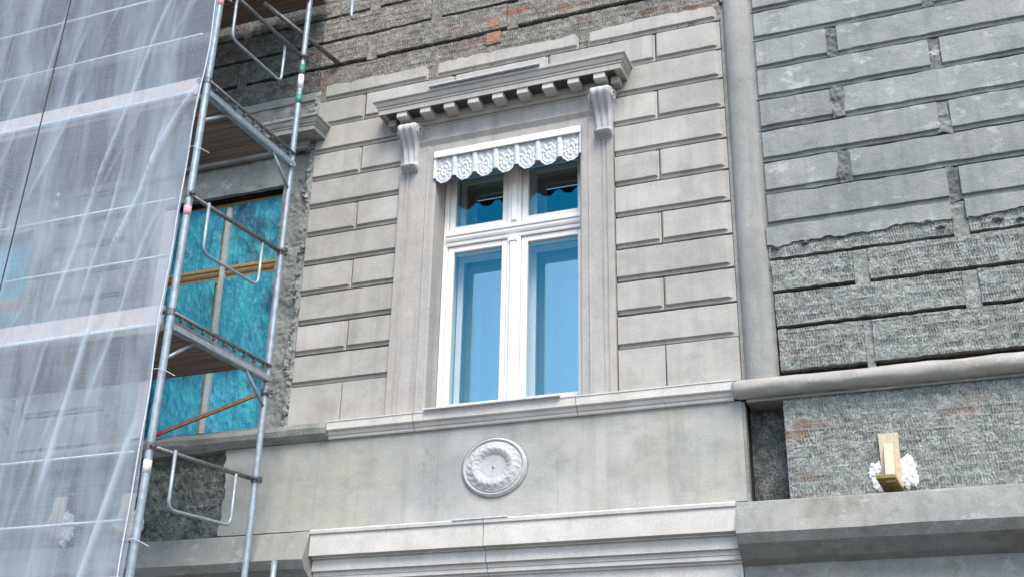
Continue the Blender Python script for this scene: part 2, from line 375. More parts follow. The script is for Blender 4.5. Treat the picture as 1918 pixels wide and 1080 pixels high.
def rough_course(x0, x1, z0, joints, mat, z1=None, seed=0, y=0.0, slot=.028, jw=.055):
    """one course of scratched blocks; joints = x of the filled upright joints"""
    z1 = z0+H if z1 is None else z1
    cuts = [x0]+sorted(joints)+[x1]
    for i in range(len(cuts)-1):
        a = cuts[i]+(jw if i else 0); b = cuts[i+1]-(jw if i < len(cuts)-2 else 0)
        hf(a, b, z0+slot, z1-.002, scratch(seed=seed+i, y=y), mat, 'block', rag=.004)
    for j in joints:
        hf(j-jw+.002, j+jw-.002, z0, z1, lumpy(.008, y+.016, seed+5), mat, 'joint_filling', dx=.012, rag=.003)

BX0, BX1 = -2.87, .922                     # the restored bay
# --- piers of the restored bay: courses alternate long block / two blocks
def pier(x0, xj, x1, left):
    for k in range(-3, 9):
        z0 = -H*k
        if z0 > .8: continue
        if k == 8: z0 = Z0+.005
        z1 = -H*(k-1)
        split = (k % 2 == 0)
        if left: ml, mr = .012, .0
        else: ml, mr = .0, .05
        pr = 'ashlar' if k < 8 else 'flat'
        sd_ = k*3+(50 if left else 0)
        if split:
            slab(x0, xj, z0, z1, M['new'], prof=pr, ml=ml, mr=.022, seed=sd_)
            slab(xj, x1, z0, z1, M['new'], prof=pr, ml=.014, mr=mr, seed=sd_+1)
        else: slab(x0, x1, z0, z1, M['new'], prof=pr, ml=ml, mr=mr, seed=sd_)
pier(-2.855, -2.36, -1.935, True)
pier(.002, .372, BX1, False)
# head courses above the window
slab(-2.855, -2.36, .56, .84, M['new'], seed=91); slab(-2.36, -1.47, .56, .84, M['new'], seed=92)
slab(-1.47, -.58, .56, .84, M['new'], seed=93); slab(-.58, .372, .56, .84, M['new'], seed=94); slab(.372, BX1, .56, .84, M['new'], mr=.05, seed=95)
slab(-1.935, .002, .30, .56, M['new'], prof='flat', seed=96)
# ragged top course: the new plaster ends here
def topf(xa, xb, s):
    def f(X):
        e = np.minimum(X-xa, xb-X); rr = np.clip(1-e/.045, 0, 1)
        return 1.005+.012*noise2(X, 1, 4, s)+.009*noise2(X, 1, 17, s)-.05*rr**2
    return f
for (a, b, s) in ((-2.80, -1.73, 3), (-1.65, -.30, 5), (-.22, .90, 8)):
    slab(a, b, .84, 1.0, M['new'], top=topf(a, b, s), seg=.02, seed=s, y=-.004)
hf(-2.87, .93, .85, 1.21, scratch(seed=60, y=.022), M['roughtop'], 'base_coat', rag=.004)
hf(-1.17, -1.035, 1.09, 1.208, scratch(.008, .004, 88, lump=.002), M['brick'], 'exposed_brick', skirt=.02, rag=.006)
hf(-1.15, -1.05, 1.262, 1.36, scratch(.006, -.006, 89, lump=.002), M['brick'], 'exposed_brick', skirt=.02, rag=.006)
# --- scratched courses above
tj = {1: [-2.33, -.86], 2: [-3.4, -1.68, -.12], 3: [-2.33, -.86], 4: [-1.68, -.12]}
for i in range(1, 6):
    z0 = .98+.28*(i-1)+.0
    if i == 1: rough_course(-2.87, .93, 1.21, [-2.33, -.92], M['roughtop'], 1.49, seed=20)
    else: rough_course(-2.87, .93, .93+.28*i, [[-1.68, .0], [-2.33, -.92], [-1.68, .0], [-2.33, -.92]][i-2], M['roughtop'], 1.21+.28*i, seed=20+7*i)
for i in range(0, 8):                      # to the left of the bay, behind the scaffold
    z0 = 1.21+.28*i
    rough_course(-6.6, -2.872, z0, [-5.2+(i % 2)*.7, -3.75+(i % 2)*.5], M['roughshade'], seed=70+i)
hf(-9.2, -2.872, .98, 1.21, scratch(seed=66, y=.012), M['roughshade'], 'base_coat', dx=.012, rag=.004)

# --- upright round plaster strip right of the bay
mb = MB(); n = 20; zs = np.linspace(-2.33, 1.02, 60); vs = []
for z in zs:
    for k in range(n+1):
        a = math.pi*k/n; r = .118+.0015*noise2(a*2, z, 6, 3)
        vs.append((1.062-math.cos(a)*r, .055-math.sin(a)*r*.8, z+(.02*noise2(a*3, 0, 2, 1) if z > 1 else 0)))
W = n+1
mb.add(vs, [(r*W+k, r*W+k+1, (r+1)*W+k+1, (r+1)*W+k) for r in range(len(zs)-1) for k in range(n)])
mb.build('round_strip', M['column'], bld, True)
hf(.935, 1.19, 1.01, 2.9, lumpy(.012, .0, 4), M['roughtop'], 'base_coat', dx=.015)

MB().box(.9225, .96, .030, .074, -2.305, 1.0).build('base_coat', M['oldgrey'], bld)
MB().box(1.15, 1.19, .030, .074, -2.305, 1.0).build('base_coat', M['oldgrey'], bld)
# --- right wall, weathered courses with broken joints
RX0 = 1.165
jx = {-1: 1.79, -2: 2.53}
def chip(s):
    def f(X): return 0*X
    return f
for k in range(-7, 5):
    z0 = -H*k; z1 = z0+H
    j0 = 1.79 if k % 2 else 2.53
    js = [j0+1.49*q for q in range(-1, 3)]; js = [j for j in js if 1.4 < j < 5.2]
    cuts = [RX0]+js+[5.6]
    for i in range(len(cuts)-1):
        a = cuts[i]+(.036 if i else 0); b = cuts[i+1]-(.036 if i < len(cuts)-2 else 0)
        slab(a, b, z0, z1, M['old'], jit=.005, ml=.030 if i == 0 else .003, mr=.003, seed=200+k*7+i, seg=.03)
    for j in js:
        hf(j-.048, j+.046, z0+.0, z1-.004, lumpy(.022, .014, 31+k), M['joint'], 'joint_filling', dx=.006, dz=.010, rag=.016)
# torn lower edge of the old plaster
def tear(s):
    def f(X): return -1.275+.018*noise2(X, 2, 3.1, s)+.014*noise2(X, 2, 11, s)+.008*noise2(X, 2, 30, s)+.02*np.clip(np.sin(X*9), 0, 1)
    return f
slab(RX0+.01, 2.485, -1.27, -1.12, M['old'], prof='edge', bot=tear(3), jit=.003, seg=.012, seed=301, y=-.002, back=.03)
slab(2.58, 5.6, -1.27, -1.12, M['old'], prof='edge', bot=tear(9), jit=.003, seg=.015, seed=302, y=-.002, back=.03)
hf(2.485, 2.58, -1.40, -1.13, lumpy(.014, .02, 77), M['oldgrey'], 'joint_filling', dx=.01, rag=.006)
# white lumps on the tear
for (x, z, r) in ((1.24, -1.30, .022), (1.45, -1.29, .018), (2.31, -1.25, .03), (2.40, -1.31, .02), (2.78, -1.31, .025), (2.92, -1.33, .018)):
    vs = []; 
    for k in range(9):
        a = 2*math.pi*k/9; vs.append((x+math.cos(a)*r*1.5*(1+.3*math.sin(k*2.3+x*9)), -.004, z+math.sin(a)*r*.6*(1+.3*math.cos(k*3.1))))
    vs.append((x, -.02, z)); MB().add(vs+[(v[0], .02, v[2]) for v in vs[:9]], [(k, (k+1) % 9, 9) for k in range(9)]+[(k, 10+k, 10+(k+1) % 9, (k+1) % 9) for k in range(9)]).build('mortar_lump', M['joint'], bld)
# scratched courses on the right
rough_course(1.185, 3.7, -1.40, [2.535], M['rough'], z1=-1.14, seed=120, y=.012)
rough_course(1.195, 3.7, -1.665, [1.83, 3.32], M['rough'], z1=-1.40, seed=130)
rough_course(1.20, 3.7, -1.945, [2.545], M['rough'], z1=-1.665, seed=140)
rough_course(1.205, 3.7, -2.30, [1.83, 3.32], M['rough'], z1=-1.945, seed=150, slot=.045, jw=.03)

# --- roll moulding at sill height on the right
def roll(x0, x1, zc, r, yc, mat, name, seed=0, cap=True):
    nx = int((x1-x0)/.04); vs = []; n = 18
    for i in range(nx+1):
        x = x0+(x1-x0)*i/nx; s = 1.0 if not cap else min(1.0, .72+.28*math.sqrt(min(1, (i+.2)/1.5)))
        for k in range(n):
            a = 2*math.pi*k/n; rr = r*s*(1+.11*noise2(x*2.2+math.cos(a), math.sin(a), 3, seed))
            vs.append((x, yc+math.cos(a)*rr*1.25, zc+math.sin(a)*rr))
    fs = [(i*n+k, i*n+(k+1) % n, (i+1)*n+(k+1) % n, (i+1)*n+k) for i in range(nx) for k in range(n)]+[tuple(range(n))[::-1], tuple(nx*n+k for k in range(n))]
    return lk(name, mesh(name, vs, fs), mat, bld, True)
roll(.865, 5.6, -2.385, .066, -.03, M['roll'], 'roll_moulding', 3)
MB().box(.95, 5.6, -.02, .2, -2.475, -2.40).build('roll_moulding', M['oldgrey'], bld)
# dark slot beside the apron and rough apron on the right
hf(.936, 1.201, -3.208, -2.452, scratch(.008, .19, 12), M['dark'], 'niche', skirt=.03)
MB().box(.913, .9335, .006, .235, -3.22, -2.46).build('niche_side', M['oldgrey'], bld)
MB().box(1.2035, 1.2115, .004, .235, -3.22, -2.46).build('niche_side', M['rough'], bld)
hf(1.212, 3.7, -3.23, -2.475, scratch(.009, 0, 160), M['rough'], 'rough_apron', rag=.004)

# --- sill band
def moulding(prof, xa, xb, mat, name, left=False, right=False, par=None, step=.25, seed=0, jit=.0, smooth=False):
    """profile of (out, z) run along x; left/right = mitred return at that end"""
    path = []
    xs_ = list(np.linspace(xa, xb, max(2, int((xb-xa)/step)+1)))
    vs = []; fs = []; m = 0
    rows_ = []
    for (p_, z) in prof:
        row = []
        if left: row.append((xa-p_, .05, z))
        for i, x in enumerate(xs_):
            xx = x
            if i == 0 and left: xx = xa-p_
            if i == len(xs_)-1 and right: xx = xb+p_
            j = jit*noise2(x, z*5, 3, seed); jz = jit*noise2(x, z*5, 3, seed+1)
            row.append((xx, -p_+j, z+jz))
        if right: row.append((xb+p_, .05, z))
        rows_.append(row)
    m = len(rows_[0])
    for r_ in rows_: vs += r_
    for a in range(len(prof)-1):
        for b in range(m-1): fs.append((a*m+b, a*m+b+1, (a+1)*m+b+1, (a+1)*m+b))
    n = len(prof)
    if not left:
        fs.append(tuple(a*m for a in range(n)))
    if not right:
        fs.append(tuple(a*m+m-1 for a in range(n))[::-1])
    return lk(name, mesh(name, vs, fs), mat, bld if par is None else par, smooth)
sillp = [(-.06, -2.452), (.022, -2.452), (.028, -2.444), (.028, -2.428), (.040, -2.422), (.046, -2.408), (.046, -2.398), (.064, -2.392), (.072, -2.385), (.072, -2.325), (.078, -2.321), (.078, -2.311), (-.06, -2.306)]
for (a, b) in ((-2.43, -1.664), (-1.658, -.313), (-.307, .862)):
    moulding(sillp, a, b, M['white'], 'sill_band', jit=.0015, seed=int(a*10))
oldp = [(-.06, -2.46), (.02, -2.455), (.05, -2.43), (.078, -2.40), (.088, -2.36), (.07, -2.32), (-.06, -2.31)]
moulding(oldp, -9.2, -2.435, M['oldgrey'], 'sill_band', jit=.010, seed=5, step=.05)
MB().bar((-1.56, -.085, -2.306), (-.43, -.085, -2.304), .012, .045, (0, 1, 0)).build('flashing_strip', M['zinc'], bld)
# --- apron panels of the restored bay
for (a, b, s) in ((-3.38, -1.4625, 1), (-1.4621, -.4745, 2), (-.4741, .912, 3)):
    bt = None
    mbb = slab(a, b, -3.175, -2.453, M['panel'], prof='edge', name='apron_panel', seed=s, jit=.001, ml=0, mr=0)
hf(-9.2, -3.36, -3.22, -2.45, scratch(.010, .050, 33, lump=.010), M['dark'], 'bare_apron', dx=.014)
vs = []; mb = MB()                          # torn plaster edge beside the bare apron
zz = np.linspace(-3.17, -2.45, 50); ex = -3.40+.022*noise2(zz, 1, 5, 4)+.015*noise2(zz, 1, 17, 4)
mb.add([(x, .0, z) for x, z in zip(ex, zz)]+[(-3.37, -.001, z) for z in zz]+[(x, .07, z) for x, z in zip(ex, zz)], [(i, 50+i, 51+i, i+1) for i in range(49)]+[(100+i, i, i+1, 101+i) for i in range(49)])
mb.build('torn_plaster_edge', M['panel'], bld)

# --- medallion
mb = MB(); cx, cz = -.98, -2.79; nr, na = 60, 180; vs = [(cx, -.050, cz)]; fs = []
for i in range(1, nr+1):
    r = i/nr
    for k in range(na):
        a = 2*math.pi*k/na
        leaf = abs(math.sin(a*10+1.3*math.sin(r*16)))
        if r < .40: h = .020+.006*(r/.40)**2
        elif r < .62: h = .026+.026*math.sin((r-.40)/.22*math.pi/2)+.003*leaf
        elif r < .84: h = .052-.028*math.sin((r-.62)/.22*math.pi/2)+.006*leaf*math.sin((r-.62)/.22*math.pi)+.003*leaf*abs(math.sin(r*40))+.002*float(noise2(math.cos(a)*r, math.sin(a)*r, 22, 2))+.002*float(noise2(math.cos(a)*r, math.sin(a)*r, 50, 6))
        elif r < .87: h = .016
        elif r < .95: h = .020+.012*math.sin((r-.87)/.08*math.pi)
        else: h = .020*(1-(r-.95)/.05)
        if r < .045: h += .008
        vs.append((cx+math.cos(a)*.268*r, -h, cz+math.sin(a)*.232*r))
for k in range(na): fs.append((0, 1+k, 1+(k+1) % na))
for i in range(nr-1):
    for k in range(na): fs.append((1+i*na+k, 1+(i+1)*na+k, 1+(i+1)*na+(k+1) % na, 1+i*na+(k+1) % na))
md = mb.add(vs, fs).build('medallion', M['stucco'], bld, True)
vs = []; n = 90
for k in range(n):
    a = 2*math.pi*k/n
    for (s, y) in ((.985, -.006), (1.015, -.008), (1.028, -.001)): vs.append((cx+math.cos(a)*.268*s, y, cz+math.sin(a)*.232*s))
MB().add(vs, [(3*k+j, 3*((k+1) % n)+j, 3*((k+1) % n)+j+1, 3*k+j+1) for k in range(n) for j in (0, 1)]).build('joint_ring', M['oldgrey'], md, True)

# --- lower cornice: new white pieces, old ends
lp = [(-.05, -3.80), (.060, -3.80), (.060, -3.618), (.078, -3.612), (.078, -3.600), (.105, -3.592), (.105, -3.566), (.112, -3.560), (.112, -3.532), (.140, -3.526), (.140, -3.452), (.132, -3.450), (.132, -3.440), (.152, -3.438), (.152, -3.426), (.200, -3.420), (.200, -3.418), (.196, -3.262), (.210, -3.254), (.212, -3.232), (.204, -3.222), (-.05, -3.205)]
moulding(lp, -2.415, -.978, M['white'], 'lower_cornice', jit=.001)
moulding(lp, -.972, .866, M['white'], 'lower_cornice', jit=.001, seed=2)
hf(-3.4, .90, -3.215, -3.172, lumpy(.004, .03, 8), M['slot'], 'open_joint', dx=.03)
op = [(-.05, -3.80), (.045, -3.80), (.05, -3.63), (.12, -3.60), (.24, -3.52), (.285, -3.455), (.20, -3.24), (.18, -3.225), (-.05, -3.20)]
moulding(op, .872, 5.6, M['ledge'], 'lower_cornice', jit=.004, seed=6, step=.04)
moulding(op, -9.2, -2.421, M['ledge'], 'lower_cornice', jit=.004, seed=9, step=.05)
MB().bar((-1.22, -.204, -3.222), (-.78, -.204, -3.220), .012, .03, (0, 1, 0)).build('flashing_strip', M['zinc'], bld)

# --- window surround
def surround(x0, x1, zb, zt, mat, flip=False):
    # profile across x (0 = outer edge): (offset, out)
    w_ = x1-x0
    pr = [(0, -.06), (0, .030), (.004, .034), (.050, .034), (.054, .024), (.062, .024), (.066, .030), (.088, .030), (.092, .022), (.100, .022), (.104, .028),
          (w_-.085, .028), (w_-.078, .034), (w_-.072, .034), (w_-.066, .026), (w_-.010, .026), (w_-.004, .022), (w_+.003, .016), (w_+.003, -.186)]
    vs = []; zs_ = np.linspace(zb, zt, 24)
    for z in zs_:
        for i, (o, p_) in enumerate(pr):
            x = x0+o if not flip else x1-o
            vs.append((x+.0012*float(noise2(z, i, 4, 2)), -p_+.001*float(noise2(z, i, 5, 3)), z))
    m = len(pr); fs = [(r*m+k, r*m+k+1, (r+1)*m+k+1, (r+1)*m+k) for r in range(len(zs_)-1) for k in range(m-1)]
    o = lk('window_surround', mesh('window_surround', vs, fs), mat, bld); return o
surround(-1.932, -1.59, -2.306, .16, M['trim'])
surround(-.28, -.001, -2.306, .16, M['trim'], flip=True)
# lintel of the surround, its moulding and the frieze
moulding([(-.05, .032), (.018, .032), (.026, .036), (.026, .112), (.028, .120), (.056, .160), (.058, .168), (.020, .176), (.016, .178), (.016, .312), (.024, .318), (.024, .334), (-.05, .336)],
         -1.76, -.15, M['trim'], 'window_surround', jit=.001)
# --- cornice on corbels
cp = [(.0, .334), (.045, .334), (.052, .342), (.052, .366), (.060, .370), (.062, .384), (.062, .424), (.194, .424), (.194, .416), (.206, .416), (.206, .462), (.214, .466), (.214, .480), (.224, .488), (.232, .505), (.238, .524), (.252, .532), (.252, .552), (.246, .560), (.0, .575)]
XA, XB = -1.885, -.075
cn = moulding(cp, XA, XB, M['cornice'], 'cornice', left=True, right=True, jit=.0008)
MB().box(XA-.14, XB+.14, -.1925, -.0625, .4205, .4235).build('soffit_shade_slab', M['soffit_shade'], cn)  # thin dark slab added as painted shade in the gaps between dentils
for i in range(9):
    x = -1.868+.226*i
    MB().box(x-.049, x+.049, -.1935, -.061, .366, .420, .004).build('dentil', M['white'], cn)
MB().box(XB+.085, XB+.16, -.10, -.01, .352, .42, .006).build('dentil', M['cornice'], cn)
MB().box(XA-.16, XA-.085, -.10, -.01, .352, .42, .006).build('dentil', M['cornice'], cn)
MB().bar((-1.58, -.256, .5665), (-.56, -.258, .5685), .010, .05, (0, 1, 0)).build('flashing_strip', M['zinc'], cn)

def corbel(cx, mat, wt=.185, wb=.145, zt=.325, zb=-.118, par=bld):
    nu, nz = 32, 54; vs = []
    for i in range(nz+1):
        q = i/nz; z = zt+(zb-zt)*q
        pr = .030+.115*math.exp(-((q-.16)/.20)**2)+.030*(1-q)+.070*math.exp(-((q-.915)/.055)**2)
        if q < .05: pr *= .75+.25*q/.05
        if q > .955: pr *= max(0.15, math.sqrt(max(0, 1-((q-.955)/.045)**2)))
        w_ = wt+(wb-wt)*min(1, q*1.15)+ .012*math.exp(-((q-.90)/.07)**2)+.016*math.exp(-((q-.13)/.13)**2)
        for k in range(nu+1):
            u = -1+2*k/nu; e = (1-abs(u)**10)
            fl = .010*math.cos(u*math.pi*3)*math.sin(min(1, max(0, (q-.05)/.8))*math.pi)**.5
            vol = .010*math.cos(max(0, min(1, (q-.03)/.25))*math.pi*3) if abs(u) > .97 else 0
            vs.append((cx+u*w_/2+(vol if u > 0 else -vol)*.6, -(.024+(pr+fl-.024*0)*e**.5) if abs(u) < .999 else .0, z))
    W = nu+1
    fs = [(r*W+k, (r+1)*W+k, (r+1)*W+k+1, r*W+k+1) for r in range(nz) for k in range(nu)]
    fs.append(tuple(nz*W+k for k in range(W))); fs.append(tuple(range(W))[::-1])
    o = lk('corbel', mesh('corbel', vs, fs), mat, par, True)
    # spiral eye on each side of the upper scroll
    for s in (-1, 1):
        pts = [(cx+s*(wt/2+.006), -.095+math.cos(a)*(.055-.0052*a), .238+math.sin(a)*(.055-.0052*a)) for a in np.linspace(0, 9.4, 40)]
        MB().tube(pts, .006, 6).build('scroll', mat, o, True)
    return o
corbel(-1.825, M['stucco']); corbel(-.068, M['stucco'])

def pane_mesh(a, b, y, z0, z1, mat, par):
    # one sheet with its glazing bead; a single reflecting face, like the front of a real pane
    return MB().add([(a, y, z0), (b, y, z0), (b, y, z1), (a, y, z1)], [(0, 1, 2, 3)]).build('pane', mat, par)

# --- the tall window (box window: an outer and an inner leaf)
def win(x0, x1, zb, zt, yf, matf, par, name='window', inner=True, pane=None, tr=(-.775, -.650)):
    xm = (x0+x1)/2
    mb = MB(); fw = .042
    mb.box(x0, x0+fw, yf, yf+.06, zb, zt, .004); mb.box(x1-fw, x1, yf, yf+.06, zb, zt, .004)
    mb.box(x0+fw, x1-fw, yf, yf+.06, zt-fw, zt, .004); mb.box(x0+fw, x1-fw, yf-.006, yf+.06, zb, zb+.035, .004)
    if inner:                              # lining of the box between the leaves
        mb.box(x0, x0+.03, yf+.06, yf+.26, zb, zt); mb.box(x1-.03, x1, yf+.06, yf+.26, zb, zt)
        mb.box(x0+.03, x1-.03, yf+.06, yf+.26, zt-.03, zt); mb.box(x0+.03, x1-.03, yf+.06, yf+.26, zb, zb+.03)
    w_ = mb.build(name, matf, par)
    MB().box(xm-.060, xm+.060, yf-.008, yf+.06, tr[1], zt-fw, .006).box(xm-.022, xm+.030, yf-.030, yf-.008, tr[1]+.02, zt-fw, .008).build('mullion', matf, w_)
    MB().box(xm-.060, xm+.060, yf-.008, yf+.06, zb+.035, tr[0], .006).box(xm-.028, xm+.026, yf-.034, yf-.008, zb+.035, tr[0]-.05, .010).box(xm-.034, xm+.032, yf-.040, yf-.008, tr[0]-.05, tr[0], .006).build('mullion', matf, w_)
    a, b = tr; 
    pr = [(-yf-.06, a), (-yf+.006, a), (-yf+.010, a+.012), (-yf+.010, a+.028), (-yf+.022, a+.038), (-yf+.030, a+.055), (-yf+.030, a+.075), (-yf+.042, a+.083), (-yf+.042, a+.098), (-yf+.02, b), (-yf-.06, b)]
    moulding(pr, x0+fw, x1-fw, matf, 'transom', par=w_)
    for (sa, sb) in ((x0+fw, xm-.060), (xm+.060, x1-fw)):
        for (za, zc) in ((zb+.035, a), (b, zt-fw)):
            s = .056; sm = MB(); y0 = yf+.012; y1 = yf+.052; g0 = .002
            sm.box(sa+g0, sa+s, y0, y1, za+g0, zc-g0, .006); sm.box(sb-s, sb-g0, y0, y1, za+g0, zc-g0, .006)
            sm.box(sa+s, sb-s, y0, y1, zc-s, zc-g0, .006); sm.box(sa+s, sb-s, y0, y1, za+g0, za+s+.008, .006)
            sh = sm.build('sash', matf, w_)
            pane_mesh(sa+s-.004, sb-s+.004, yf+.036, za+s, zc-s+.004, pane or M['glass'], w_)
            if inner:
                yi = yf+.235; sm = MB(); s2 = .05
                a_, b_2 = sa-.0, sb+.0
                sm.box(a_, a_+s2, yi, yi+.03, za, zc, .005); sm.box(b_2-s2, b_2, yi, yi+.03, za, zc, .005)
                sm.box(a_+s2, b_2-s2, yi, yi+.03, zc-s2, zc, .005); sm.box(a_+s2, b_2-s2, yi, yi+.03, za, za+s2, .005)
                sm.build('sash', matf, w_)
                pane_mesh(a_+s2-.003, b_2-s2+.003, yi+.014, za+s2-.003, zc-s2+.003, M['glassin'], w_)
    if inner:
        sm = MB().box(xm-.06, xm+.06, yf+.235, yf+.27, zb+.03, zt-.03).box(x0+.03, xm-.06, yf+.235, yf+.27, a+.01, b-.01).box(xm+.06, x1-.03, yf+.235, yf+.27, a+.01, b-.01)
        sm.build('inner_frame', matf, w_)
    return w_
win(-1.588, -.282, -2.28, .03, .19, M['paint'], bld)
# dark room behind
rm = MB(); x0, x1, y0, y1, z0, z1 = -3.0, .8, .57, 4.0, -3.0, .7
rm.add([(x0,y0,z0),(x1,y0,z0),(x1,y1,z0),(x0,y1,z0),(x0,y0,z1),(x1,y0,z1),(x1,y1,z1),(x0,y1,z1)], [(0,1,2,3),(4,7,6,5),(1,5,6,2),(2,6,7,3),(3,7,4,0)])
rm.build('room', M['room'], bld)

# --- valance (pierced sheet-metal lambrequin) hanging in the window head
x0, x1 = -1.602, -.266; nl = 7; pw = (x1-x0)/nl; top = .034
NXV, NZV = 7*44, 46
def vbottom(x):
    u = ((x-x0)/pw) % 1.0
    if u < .12 or u > .88: return -.222
    s = (u-.12)/.76
    return -.226-.052*math.sin(s*math.pi)**.6+.006*abs(math.sin(s*math.pi*3))
vs = []
for j in range(NZV+1):
    for i in range(NXV+1):
        x = x0+(x1-x0)*i/NXV; u = ((x-x0)/pw) % 1.0; zb = vbottom(x); z = top+(zb-top)*j/NZV
        y = -.030
        d = top-z
        if d < .062: y -= .006+.008*math.cos(min(1, d/.062)*math.pi/2)
        else:
            if u < .12 or u > .88:
                y -= .013*math.cos((u if u < .5 else u-1)/.12*math.pi/2)**.5 + .002
            else:
                s = (u-.5); zz = (z+.158)
                r = math.hypot(s*pw, zz*.62)
                y += .003-.005*math.cos(r*230)*math.exp(-r*10)-.003*math.cos(math.atan2(zz, s*pw+1e-6)*9)*(r > .02)+.004*(abs(abs(s)-.34) < .03)
                if abs(z-zb) < .012: y -= .006
                y -= .003*float(noise2(x, z, 60, 5))
        vs.append((x, y, z))
W = NXV+1; fs = [(j*W+i, (j+1)*W+i, (j+1)*W+i+1, j*W+i+1) for j in range(NZV) for i in range(NXV)]
va = lk('window_valance', mesh('window_valance', vs, fs), M['stuccow'] if 'stuccow' in M else M['zinc'], None, True)
mo = va.modifiers.new('solid', 'SOLIDIFY'); mo.thickness = .003; mo.offset = 1
MB().box(x0+.004, x1-.004, -.060, -.047, -.028, .036, .003).build('valance_board', M['paint'], va)
bk = va.data.copy(); bk.materials.clear(); bo = lk('rusty_back', bk, M['rust'], va); bo.location.y = .006
tag(va, 'scalloped white embossed metal valance hanging across the head of the tall window', 'valance')

# --- the neighbouring windows: stripped surrounds, bare wood frames, turquoise sheeting
for q, dx_ in enumerate((-P, -2*P)):
    a, b = -1.59+dx_, -.28+dx_
    # rough jambs and head
    hf(a-.345, a-.0, -2.30, .98, lumpy(.016, .028, 50+q), M['oldgrey'], 'bare_surround', dx=.02, dz=.02)
    hf(b, b+.285, -2.30, .98, lumpy(.020, .030, 52+q), M['oldgrey'], 'bare_surround', dx=.014, dz=.016)
    hf(a, b, .03, .98, lumpy(.008, .02, 54+q), M['oldgrey'], 'bare_surround', dx=.02, dz=.02)
    cn2 = moulding([(o, z+.0) for (o, z) in cp], XA+dx_, XB+dx_, M['oldgrey'], 'cornice', left=True, right=True, jit=.005, seed=8+q)
    ww = win(a+.002, b-.002, -2.28, .02, .15, M['ochre'], bld, inner=False, pane=M['slot'])
    MB().box(a-.02, b+.02, .0, .10, -2.32, -2.281).build('window_sill', M['oldgrey'], bld)
    # white-painted inner halves of the stiles
    xm = (a+b)/2; MB().box(xm+.006, xm+.056, .106, .140, -2.24, -.06).build('stile', M['palewood'], ww); MB().box(b-.05, b-.012, .12, .148, -2.24, -.04).build('stile', M['palewood'], ww)
    MB().box(a+.005, a+.12, .03, .06, -2.25, -.02).build('stile', M['toe'], ww)
# pier between the neighbours
for k in range(-2, 9):
    z0 = -H*k if k < 8 else Z0; slab(-5.725, -4.81, z0, -H*(k-1), M['old'], seed=400+k, jit=.003); slab(-8.59, -7.68, z0, -H*(k-1), M['old'], seed=430+k, jit=.003)
slab(-9.2, -2.872, .84, .98, M['old'], seed=440, jit=.005)

def crinkle(x0, x1, z0, z1, y, seed, mat, name, label):
    n, m = 70, 110; X, Z = np.meshgrid(np.linspace(x0, x1, n+1), np.linspace(z0, z1, m+1))
    Y = y+.010*noise2(X+.3*Z, Z*.45, 5, seed)+.022*np.abs(noise2(X*1.3-.5*Z, Z*.30, 5, seed+5))-.006+.006*np.abs(noise2(X*1.0+.6*Z, Z*.5, 14, seed+1))+.003*noise2(X, Z, 28, seed+2)
    vs = np.stack([X.ravel(), Y.ravel(), Z.ravel()], 1).tolist(); W = n+1
    fs = [(j*W+i, j*W+i+1, (j+1)*W+i+1, (j+1)*W+i) for j in range(m) for i in range(n)]
    o = lk(name, mesh(name, vs, fs), mat, None, False)
    return tag(o, label, 'plastic sheet', 'plastic sheets over the unfinished windows')
for q, dx_ in enumerate((-P, -2*P)):
    a, b = -1.59+dx_, -.28+dx_; xm = (a+b)/2
    wh = 'window next to the scaffold frame' if q == 0 else 'far window behind the net'
    crinkle(a+.04, xm-.035, -.655, -.02, .128, 5+q*9, M['foil'], 'plastic_sheet', f'crumpled turquoise sheet on the upper left light of the {wh}')
    crinkle(xm+.058, b-.04, -.655, -.02, .128, 6+q*9, M['foil'], 'plastic_sheet', f'crumpled turquoise sheet on the upper right light of the {wh}')
    crinkle(a+.04, xm-.035, -2.25, -.775, .128, 7+q*9, M['foil'], 'plastic_sheet', f'long turquoise sheet on the lower left light of the {wh}')
    crinkle(xm+.058, b-.04, -2.25, -.775, .128, 8+q*9, M['foil'], 'plastic_sheet', f'long turquoise sheet on the lower right light of the {wh}')

# lumps of torn mortar down the left edge of the restored bay
for i in range(60):
    z = random.uniform(-2.28, .95); big = random.random() < .3; x = -2.885+.03*float(noise2(z, 1, 3, 3))+random.uniform(-.03, .012); r = random.uniform(.02, .034) if big else random.uniform(.008, .018)
    n = 9; vs = []; el = random.uniform(.7, 2.2)
    for k in range(n):
        a = 2*math.pi*k/n; rr = r*random.uniform(.5, 1.3); vs.append((x+math.cos(a)*rr, -.000+random.uniform(-.004, .006), z+math.sin(a)*rr*el))
    vs.append((x+random.uniform(-.5, .5)*r, -.008-r*.22, z)); vs += [(v[0]+(v[0]-x)*.2, .05, v[2]) for v in vs[:n]]
    MB().add(vs, [(k, (k+1) % n, n) for k in range(n)]+[(k, n+1+k, n+1+(k+1) % n, (k+1) % n) for k in range(n)]).build('mortar_lump', M['oldgrey'] if i % 3 else M['old'], bld)
hf(-2.90, -2.845, -2.30, .98, lumpy(.014, .016, 58), M['oldgrey'], 'torn_plaster_edge', dx=.008, dz=.010, rag=.012)

